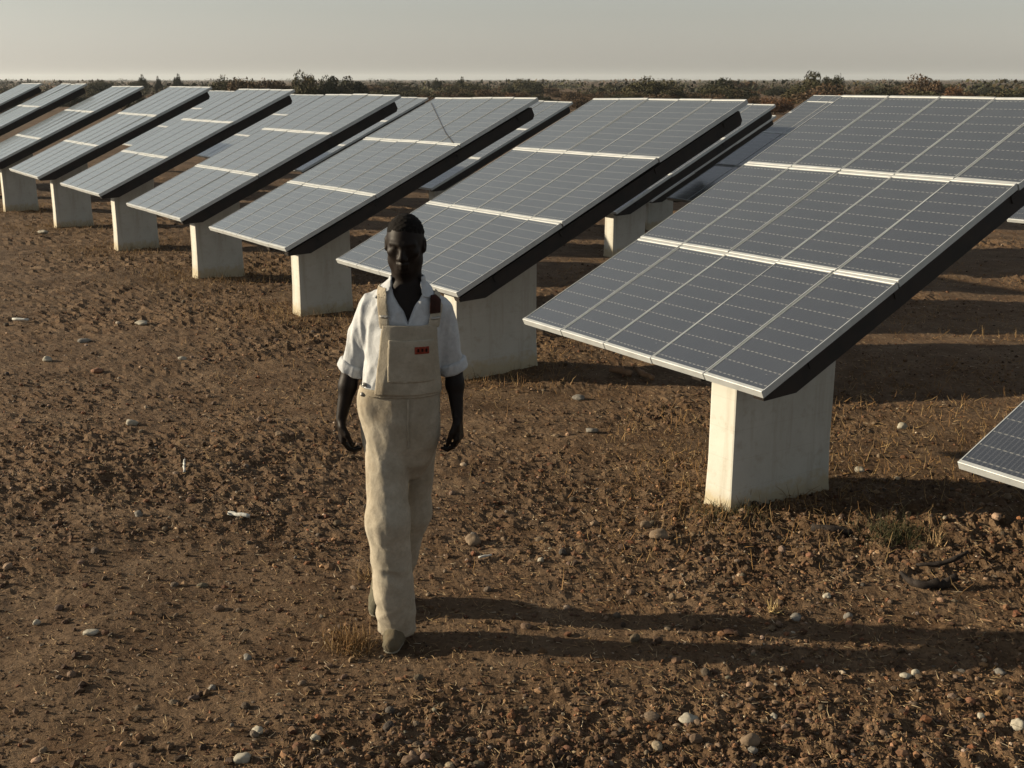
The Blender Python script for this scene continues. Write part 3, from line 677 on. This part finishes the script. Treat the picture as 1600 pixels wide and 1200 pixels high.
def surface_nets(D, lo, h):
    ins = D < 0; n = np.array(D.shape)
    cnt = np.zeros(n-1, np.int8); offs = [(i, j, k) for i in (0, 1) for j in (0, 1) for k in (0, 1)]
    for i, j, k in offs: cnt += ins[i:n[0]-1+i, j:n[1]-1+j, k:n[2]-1+k]
    act = np.argwhere((cnt > 0) & (cnt < 8)); vid = np.full(n-1, -1, np.int32); vid[tuple(act.T)] = np.arange(len(act))
    acc = np.zeros((len(act), 3)); num = np.zeros(len(act))
    for a in offs:
        for ax in range(3):
            if a[ax]: continue
            b = list(a); b[ax] = 1
            d0 = D[tuple((act+a).T)]; d1 = D[tuple((act+b).T)]; c = (d0 < 0) != (d1 < 0)
            t = np.where(c, d0/(d0-d1+1e-12), 0); p = np.array(a, float)[None].repeat(len(act), 0); p[:, ax] += t
            acc += np.where(c[:, None], p, 0); num += c
    V = lo+h*(act+acc/num[:, None]); Q = []
    for ax in range(3):
        u_, v_ = [q for q in range(3) if q != ax]
        s0 = [slice(1, -1)]*3; s0[ax] = slice(0, n[ax]-1); s1 = list(s0); s1[ax] = slice(1, n[ax])
        A = ins[tuple(s0)]; B = ins[tuple(s1)]; ch = np.argwhere(A != B)
        off = np.array([1, 1, 1]); off[ax] = 0; e = ch+off
        def cell(du, dv):
            q = e.copy(); q[:, u_] -= du; q[:, v_] -= dv; return vid[tuple(q.T)]
        q = np.stack([cell(0, 0), cell(1, 0), cell(1, 1), cell(0, 1)], 1)
        fl = A[tuple(ch.T)] ^ (ax == 1); q[~fl] = q[~fl][:, ::-1]; Q.append(q)
    Q = np.concatenate(Q); return V, Q[(Q >= 0).all(1)]
def vnormals(V, Q):
    nn = np.cross(V[Q[:, 2]]-V[Q[:, 0]], V[Q[:, 3]]-V[Q[:, 1]]); N_ = np.zeros_like(V)
    for c in range(4): np.add.at(N_, Q[:, c], nn)
    return N_/(np.linalg.norm(N_, axis=1)[:, None]+1e-12)
def relax(V, Q, it=2):
    for _ in range(it):
        S = np.zeros_like(V); k = np.zeros(len(V))
        for a, b in ((0, 1), (1, 2), (2, 3), (3, 0)):
            np.add.at(S, Q[:, a], V[Q[:, b]]); np.add.at(S, Q[:, b], V[Q[:, a]]); np.add.at(k, Q[:, a], 1); np.add.at(k, Q[:, b], 1)
        V = V*.5+.5*S/np.maximum(k, 1)[:, None]
    return V
YB = 4.42                                        # depth of the trunk
def P3(px, py, Y=YB): return at_y(px, py, Y)
def part(name, fld, mname, parent, fold=None, it=1):
    V, Q = fld.mesh()
    if fold is not None:
        N_ = vnormals(V, Q); V = V+N_*fold(V)[:, None]
    V = relax(V, Q, it)
    return link(name, np_mesh(name, V-np.array(BASE), Q, True), parent, M[mname])
BASE = (-0.52, 4.42, 0.0)
man = empty('person', BASE); tag(man, 'man in white shirt and cream bib overalls walking towards the camera', 'person')
# trunk cross sections measured on the photograph rows
rows = [(436, 634, 22, .050, .03), (450, 633, 34, .068, .02), (461, 632, 46, .078, .012), (474, 632, 57, .088, .006), (495, 632, 59, .100, 0), (530, 632, 57, .110, 0), (570, 629, 56, .106, 0), (605, 626, 58, .106, 0), (650, 625, 58, .110, .005), (690, 626, 55, .102, .01), (720, 628, 44, .085, .015), (745, 630, 24, .05, .02)]
PPM = F_PX/4.52
Tz = [P3(c, y_)[2] for y_, c, hw, d_, o_ in rows]; Tx = [P3(c, y_)[0] for y_, c, hw, d_, o_ in rows]
def trunk(inf=0.0): return f_loft(Tz, Tx, [YB+o_ for *_, o_ in rows], [hw/PPM+inf for _, _, hw, _, _ in rows], [d_+inf for *_, d_, _ in rows])
ZW = P3(626, 604)[2]
LS, LE, LW = P3(580, 478, YB+.01), P3(550, 568, YB+.04), P3(533, 655, YB-.01)
RS, RE, RW = P3(686, 483, YB+.01), P3(708, 566, YB+.05), P3(715, 652, YB-.02)
FH, FK, FA = P3(603, 650, 4.43), P3(606, 815, 4.31), P3(620, 975, 4.35)
BH, BK, BA = P3(653, 650, 4.45), P3(643, 800, 4.56), P3(604, 935, 4.63)
# ---- body
bx0 = np.minimum(np.minimum(LW, RW), FA); lo = (-1.02+.0, 4.02, -.02); hi = (-.10, 4.90, 1.82)
B = Field((min(LW[0], BA[0])-.12, 4.16, .0), (RW[0]+.12, 4.78, 1.80), .0048)
B.apply(trunk(-.016), (Tx[3]-.22, YB-.14, Tz[-1]), (Tx[3]+.22, YB+.16, Tz[0]), .02)
for (a, b, c) in ((LS, LE, LW), (RS, RE, RW)):
    B.cone(a, b, .047, .040, .03); B.cone(b, b*.6+c*.4, .038, .035, .02); B.cone(b*.6+c*.4, c, .035, .0215, .02)
for (a, b, c) in ((FH, FK, FA), (BH, BK, BA)):
    B.cone(a, b, .075, .052, .03); B.cone(b, b*.6+c*.4, .05, .052, .02); B.cone(b*.6+c*.4, c, .052, .036, .02)
# head: local axes right / forward / up, tipped slightly down and turned to image left
HC = P3(633, 378); fw = np.array([-.05, -1, -.20]); fw /= np.linalg.norm(fw); up_ = np.array([.03, -.20, 1.0]); up_ -= fw*(up_@fw); up_ /= np.linalg.norm(up_); ri = np.cross(up_, -fw) ; ri = ri if ri[0] > 0 else -ri
HS = .95; AX = np.stack([ri, fw, up_])/HS
def hl(x, f, u): return HC+(ri*x+fw*f+up_*u)*HS
B.ell(hl(0, -.012, .022), (.0755, .097, .086), .02, AX); B.ell(hl(0, .022, -.036), (.060, .070, .084), .03, AX)
B.ell(hl(0, .066, -.098), (.026, .022, .020), .03, AX)
for sg in (-1, 1):
    B.ell(hl(sg*.044, .010, -.076), (.022, .03, .026), .03, AX); B.ell(hl(sg*.043, .062, -.022), (.020, .018, .016), .025, AX)
    B.cone(hl(sg*.012, .088, .018), hl(sg*.046, .070, .017), .009, .008, .014)
    B.ell(hl(sg*.030, .100, -.002), (.016, .014, .010), .012, AX, 'cut'); B.ell(hl(sg*.030, .076, -.002), (.014, .014, .012), .006, AX)
    B.cone(hl(sg*.019, .0885, -.0065), hl(sg*.041, .0805, -.0065), .0035, .003, .005)
    B.ell(hl(sg*.0135, .099, -.039), (.010, .011, .009), .008, AX)
    B.ell(hl(sg*.0785, -.006, -.012), (.009, .019, .031), .010, AX); B.ell(hl(sg*.0835, .002, -.010), (.005, .010, .016), .006, AX, 'cut')
B.cone(hl(0, .090, .008), hl(0, .106, -.034), .0075, .0145, .012)
B.cone(hl(-.021, .0875, -.0640), hl(0, .0965, -.0625), .0055, .0080, .006); B.cone(hl(.021, .0875, -.0640), hl(0, .0965, -.0625), .0055, .0080, .006)
B.cone(hl(-.018, .0860, -.0765), hl(0, .0945, -.0775), .0060, .0090, .006); B.cone(hl(.018, .0860, -.0765), hl(0, .0945, -.0775), .0060, .0090, .006)
B.cone(hl(0, -.030, -.050), P3(636, 462, YB+.012), .053, .056, .04)
# hands: palm, four curled fingers, thumb on the side facing the thigh
def hand(Wr, dirn, side, palm_n):
    dirn = np.array(dirn, float); dirn /= np.linalg.norm(dirn)
    pn = np.array(palm_n, float); pn -= dirn*(pn@dirn); pn /= np.linalg.norm(pn); ac = np.cross(dirn, pn); ac *= np.sign(ac[1])*-1 if True else 1   # ac points forwards (to the camera)
    kn = Wr+dirn*.085
    for q in np.linspace(-.026, .030, 4): B.cone(Wr+dirn*.015+ac*q*.6, kn+ac*q, .0145, .0125, .010)
    for q, L in zip((.030, .011, -.008, -.026), (.036, .042, .039, .030)):
        p0 = kn+ac*q; ang = .55
        for s_, r_, da in ((L, .0098, .55), (L*.72, .0088, .85), (L*.55, .0078, .55)):
            d_ = dirn*math.cos(ang)+pn*math.sin(ang); p1 = p0+d_*s_; B.cone(p0, p1, r_, r_*.93, .003); p0 = p1; ang += da
    t0 = Wr+dirn*.025+ac*.026; t1 = t0+dirn*.030+ac*.016+pn*.014; t2 = t1+dirn*.028+ac*.001+pn*.012; t3 = t2+dirn*.020-ac*.004+pn*.010
    B.cone(t0, t1, .015, .012, .008); B.cone(t1, t2, .0115, .0105, .004); B.cone(t2, t3, .0105, .0085, .003)
hand(LW, (.02, -.02, -1), -1, (.9, .25, 0)); hand(RW, (.05, -.03, -1), 1, (-.9, .25, 0))
def body_fold(V): return .0012*noise3(V[:, 0]*40, V[:, 1]*40, V[:, 2]*40, 2)
body = part('body', B, 'skin', man, None, 1)
# ---- hair
Hh = Field(HC-.16, HC+.16, .004)
Hh.ell(hl(0, -.013, .0235), (.0772, .0985, .0880), 0, AX)
Hh.apply(lambda x, y, z: ((x-HC[0])*up_[0]+(y-HC[1])*up_[1]+(z-HC[2])*up_[2]) - (.030+.42*((x-HC[0])*fw[0]+(y-HC[1])*fw[1]+(z-HC[2])*fw[2])), HC-.15, HC+.15, .004, 'cut')
def hair_fold(V): return .0022*noise3(V[:, 0]*130, V[:, 1]*130, V[:, 2]*130, 9)-.003*np.clip(1-(((V-HC)@up_)-(.026+.42*((V-HC)@fw)))/.02, 0, 1)
part('hair', Hh, 'hair', man, hair_fold, 0)
# ---- helpers for cloth laid on the trunk
def smin(a, b, k): h_ = np.clip(.5+.5*(a-b)/k, 0, 1); return a*(1-h_)+b*h_-k*h_*(1-h_)
neckA, neckB = P3(636, 424, YB+.01), P3(634, 452, YB+.015)
def torso2(inf):
    t, c = trunk(inf), f_cone(neckA, neckB, .058+inf, .074+inf)
    return lambda x, y, z: smin(t(x, y, z), c(x, y, z), .03)
def f_poly(pts):
    q = np.array([(P3(a, b)[0], P3(a, b)[2]) for a, b in pts]); c = q.mean(0)
    E = []
    for a in range(len(q)):
        d = q[(a+1) % len(q)]-q[a]; n_ = np.array([d[1], -d[0]])/np.linalg.norm(d)
        if (c-q[a])@n_ > 0: n_ = -n_
        E.append((q[a], n_))
    return lambda x, y, z: np.max(np.stack([(x-p[0])*n_[0]+(z-p[1])*n_[1] for p, n_ in E]), 0), q
def laid(name, pts, inf, th, mname, parent, front=True, h=.004, fold=None):
    pf, q = f_poly(pts); t = torso2(inf)
    F_ = Field((q[:, 0].min()-.02, YB-.19, q[:, 1].min()-.02), (q[:, 0].max()+.02, (YB if front else YB+.19), q[:, 1].max()+.02), h)
    def fn(x, y, z):
        d = np.maximum(np.abs(t(x, y, z))-th, pf(x, y, z))
        return np.maximum(d, y-(YB-.03)) if front else d
    F_.apply(fn, F_.lo, F_.lo+F_.n*h, 0); return part(name, F_, mname, parent, fold, 1)
wb, wl, wr = P3(641, 499), P3(603, 436), P3(675, 440)
def wedge(g=0.0):
    def fn(x, y, z):
        t = np.clip((z-wb[2])/(wl[2]-wb[2]), -.2, 3.0)
        a = wb[0]+(wl[0]-wb[0])*t; b = wb[0]+(wr[0]-wb[0])*t
        return np.maximum(np.maximum(np.maximum(a-x, x-b)-g, wb[2]-z), y-(YB-.02))
    return fn
def cut_sleeve(a, b, r1, r2):
    c = f_cone(a, b, r1, r2); ax = (b-a)/np.linalg.norm(b-a)
    return lambda x, y, z: np.maximum(c(x, y, z), (x-b[0])*ax[0]+(y-b[1])*ax[1]+(z-b[2])*ax[2])
def folds(amp, fx, fz, seed):
    def fn(V):
        wv = noise3(V[:, 0]*4, V[:, 1]*4, V[:, 2]*4, seed+9)*1.2
        a = noise3(V[:, 0]*fx+wv*2, V[:, 1]*fx, V[:, 2]*fz+wv*2, seed); b = noise3(V[:, 0]*fx*2.3, V[:, 1]*fx*2.3, V[:, 2]*fz*2.3+wv, seed+1)
        return amp*((1-np.abs(a)*2)*.8+.35*b)
    return fn
# ---- shirt
LC, RC = P3(551, 574, YB+.035), P3(708, 572, YB+.045)
S_ = Field((LC[0]-.12, YB-.19, P3(626, 607)[2]), (RC[0]+.12, YB+.20, P3(636, 425)[2]), .0055)
S_.apply(trunk(.004), (Tx[3]-.25, YB-.15, Tz[-1]), (Tx[3]+.25, YB+.17, Tz[0]), .02)
for a, b in ((LS, LC), (RS, RC)):
    a2 = a + (b-a)*.02
    S_.apply(cut_sleeve(a2, b, .050, .046), np.minimum(a, b)-.09, np.maximum(a, b)+.09, .03)
S_.apply(f_cone(P3(637, 420, YB-.01), P3(636, 448, YB+.005), .060, .060), HC-.3, HC+.2, .006, 'cut')
S_.apply(wedge(), (wl[0]-.1, YB-.2, wb[2]), (wr[0]+.1, YB, wl[2]+.1), .006, 'cut')
shirt = part('shirt', S_, 'shirt_cloth', man, lambda V: folds(.0085, 13, 5, 41)(V)+folds(.0035, 30, 11, 43)(V), 1)
for a, b, nm in ((LS, LC, 61), (RS, RC, 62)):
    ax = (b-a)/np.linalg.norm(b-a); ax = ax+np.array([-.18 if nm == 61 else .12, 0, 0]); ax /= np.linalg.norm(ax)
    Cf = Field(b-.12, b+.12, .0045); c0, c1 = b-ax*.028, b+ax*.022
    def cuff(x, y, z, c0=c0, c1=c1, ax=ax):
        t = (x-c0[0])*ax[0]+(y-c0[1])*ax[1]+(z-c0[2])*ax[2]; L = np.linalg.norm(c1-c0)
        rr = np.sqrt((x-c0[0]-t*ax[0])**2+(y-c0[1]-t*ax[1])**2+(z-c0[2]-t*ax[2])**2)
        dx = np.maximum(np.abs(t-L/2)-L/2+.012, 0); dr = np.maximum(np.abs(rr-.047)-.002, 0)
        return np.sqrt(dx**2+dr**2)-.0105
    Cf.apply(cuff, b-.11, b+.11, 0); part('cuff', Cf, 'shirt_cloth', shirt, folds(.004, 30, 14, nm), 1)
Co = Field((neckB[0]-.14, YB-.16, P3(636, 462)[2]), (neckB[0]+.14, YB+.14, P3(636, 418)[2]), .004)
zc0, zc1 = P3(636, 456)[2], P3(636, 431)[2]; cc_ = f_cone(P3(637, 425, YB+.012), P3(635, 458, YB+.012), .062, .078); wd = wedge(.004)
Co.apply(lambda x, y, z: np.maximum(np.maximum(np.abs(cc_(x, y, z))-.0045, np.maximum(zc0-z, z-zc1)), -wd(x, y, z)), Co.lo, Co.lo+Co.n*.004, 0)
part('collar', Co, 'shirt_cloth', shirt, None, 1)
laid('collar_flap', [(614, 431), (579, 457), (586, 463), (612, 449)], .014, .005, 'shirt_cloth', shirt)
laid('collar_flap', [(657, 436), (690, 452), (686, 462), (662, 460)], .013, .005, 'shirt_cloth', shirt)
# ---- overalls
O_ = Field((min(BA[0], FA[0])-.16, 4.16, .03), (BH[0]+.18, 4.80, ZW+.03), .006)
O_.apply(trunk(.010), (Tx[7]-.22, YB-.16, Tz[-1]), (Tx[7]+.22, YB+.16, ZW+.1), .05)
O_.ell(P3(578, 628, YB), (.040, .085, .07), .04); O_.ell(P3(627, 672, YB+.02), (.135, .105, .10), .05)
hemF, hemB = P3(621, 982, 4.35), P3(603, 946, 4.66)
kF = P3(606, 800, 4.37)
def leg(a, b, c, r1, r2, r3, k):
    f1, f2 = f_cone(a, b, r1, r2), cut_sleeve(b, c, r2, r3)
    return lambda x, y, z: smin(f1(x, y, z), f2(x, y, z), k)
O_.apply(leg(FH, FK, hemF, .088, .079, .077, .05), np.minimum(FH, hemF)-.12, np.maximum(FH, hemF)+.12, .02)
O_.apply(leg(BH, BK, hemB, .088, .073, .072, .05), np.minimum(BH, hemB)-.12, np.maximum(BH, hemB)+.12, .006)
O_.apply(lambda x, y, z: ZW-z, O_.lo, O_.lo+O_.n*.006, .004, 'cut')
def leg_fold(V):
    kz = np.clip((.75-V[:, 2])/.5, .25, 1)
    return folds(.0060, 16, 4, 71)(V)*kz+folds(.0045, 6, 24, 75)(V)*np.clip((.32-V[:, 2])/.2, 0, 1)+folds(.0024, 26, 6, 79)(V)+folds(.0010, 60, 16, 83)(V)
ov = part('overalls', O_, 'overall_cloth', man, leg_fold, 1)
laid('bib', [(602, 499), (684, 499), (690, 606), (590, 606)], .017, .0045, 'overall_cloth', ov, fold=folds(.003, 14, 8, 81))
laid('bib_pocket', [(612, 521), (681, 521), (682, 586), (610, 586)], .0225, .003, 'overall_cloth', ov, fold=folds(.003, 14, 8, 81))
laid('waistband', [(556, 599), (698, 599), (698, 611), (556, 611)], .0125, .004, 'overall_cloth', ov, front=False)
laid('fly_seam', [(640, 611), (644, 611), (643, 690), (640, 690)], .0165, .003, 'overall_cloth', ov)
laid('strap', [(598, 505), (614, 505), (606, 446), (589, 446)], .0185, .0035, 'overall_cloth', ov, front=False)
laid('strap', [(671, 505), (688, 505), (697, 450), (680, 450)], .0185, .0035, 'overall_cloth', ov, front=False)
laid('buckle', [(597, 484), (612, 484), (613, 489), (597, 489)], .0235, .003, 'bolt', ov)
laid('buckle', [(675, 488), (690, 488), (690, 493), (675, 493)], .0235, .003, 'bolt', ov)
laid('brown_badge', [(674, 457), (690, 457), (690, 483), (674, 483)], .0245, .003, 'brown_badge', man, h=.003)
laid('red_label', [(652, 530), (674, 530), (674, 542), (652, 542)], .0275, .002, 'red_label', ov, h=.003)
for q in range(3): laid('label_mark', [(656+q*6, 533), (659+q*6, 533), (660+q*6, 539), (656+q*6, 539)], .0300, .0012, 'brown_badge', ov, h=.002)
for px, py in ((569, 601), (566, 616), (571, 634)):
    bfld = Field(P3(px, py, YB-.07)-.02, P3(px, py, YB-.07)+.02, .003); bfld.ell(P3(px, py, YB-.072), (.009, .012, .009), 0); part('button', bfld, 'bolt', ov, None, 0)
# ---- shoes
def shoe(heel, ball, toe, r_h, r_b, r_t, name='shoe'):
    heel, ball, toe = map(lambda q: np.array(q, float), (heel, ball, toe)); lo_ = np.minimum(heel, toe)-.08; hi_ = np.maximum(heel, toe)+.12
    ax = (toe-heel); ax /= np.linalg.norm(ax); nrm = np.array([0, 0, 1.0])-ax*ax[2]; nrm /= np.linalg.norm(nrm)
    b0 = heel-nrm*r_h*.85
    F_ = Field(lo_, hi_, .0045); F_.cone(heel, ball, r_h, r_b, .01); F_.cone(ball, toe, r_b, r_t, .01)
    F_.cone(heel+nrm*.02, heel+nrm*.075, r_h*.95, .043, .02); F_.cone(heel*.5+ball*.5, heel+nrm*.06, .035, .035, .03)
    pl = lambda x, y, z: (x-b0[0])*nrm[0]+(y-b0[1])*nrm[1]+(z-b0[2])*nrm[2]
    F_.apply(lambda x, y, z: pl(x, y, z)-.012, lo_, hi_, 0, 'cut')
    sh = part(name, F_, 'shoe_canvas', man, folds(.002, 30, 30, 91), 1)
    G_ = Field(lo_, hi_, .0045); c1, c2 = f_cone(heel, ball, r_h+.004, r_b+.004), f_cone(ball, toe, r_b+.004, r_t+.004)
    G_.apply(lambda x, y, z: np.maximum(np.maximum(np.minimum(c1(x, y, z), c2(x, y, z)), pl(x, y, z)-.016), -.004-pl(x, y, z)), lo_, hi_, 0)
    part('sole', G_, 'shoe_sole', sh, None, 0)
    for q in range(3):
        L_ = Field(lo_, hi_, .004); c = heel*(.42-q*.13)+ball*(.58+q*.13)+nrm*(.052-.011*q); sd = np.cross(nrm, ax)
        L_.cone(c-sd*.02, c+sd*.02, .0045, .0045, 0); part('lace', L_, 'shoe_sole', sh, None, 0)
shoe((-.470, 4.395, .047), (-.482, 4.285, .043), (-.488, 4.235, .036), .039, .043, .036)
shoe((-.575, 4.735, .095), (-.583, 4.62, .054), (-.587, 4.565, .036), .037, .041, .034)

# ------------------------------------------------------------------ thin dust haze over the plain
mb = MB(); mb.box((-3200, -40, -6), (3200, 6000, 24)); hz = link('haze', mb.mesh('haze'))
hm = bpy.data.materials.new('haze'); hm.use_nodes = True; t_ = hm.node_tree; t_.nodes.clear()
pv = t_.nodes.new('ShaderNodeVolumePrincipled'); ho = t_.nodes.new('ShaderNodeOutputMaterial')
pv.inputs['Color'].default_value = (0.82, 0.88, 0.92, 1); pv.inputs['Density'].default_value = 0.00016; pv.inputs['Anisotropy'].default_value = 0.2
t_.links.new(pv.outputs[0], ho.inputs['Volume']); hz.data.materials.append(hm); tag(hz, 'thin pale dust haze over the plain', 'haze', kind='stuff')
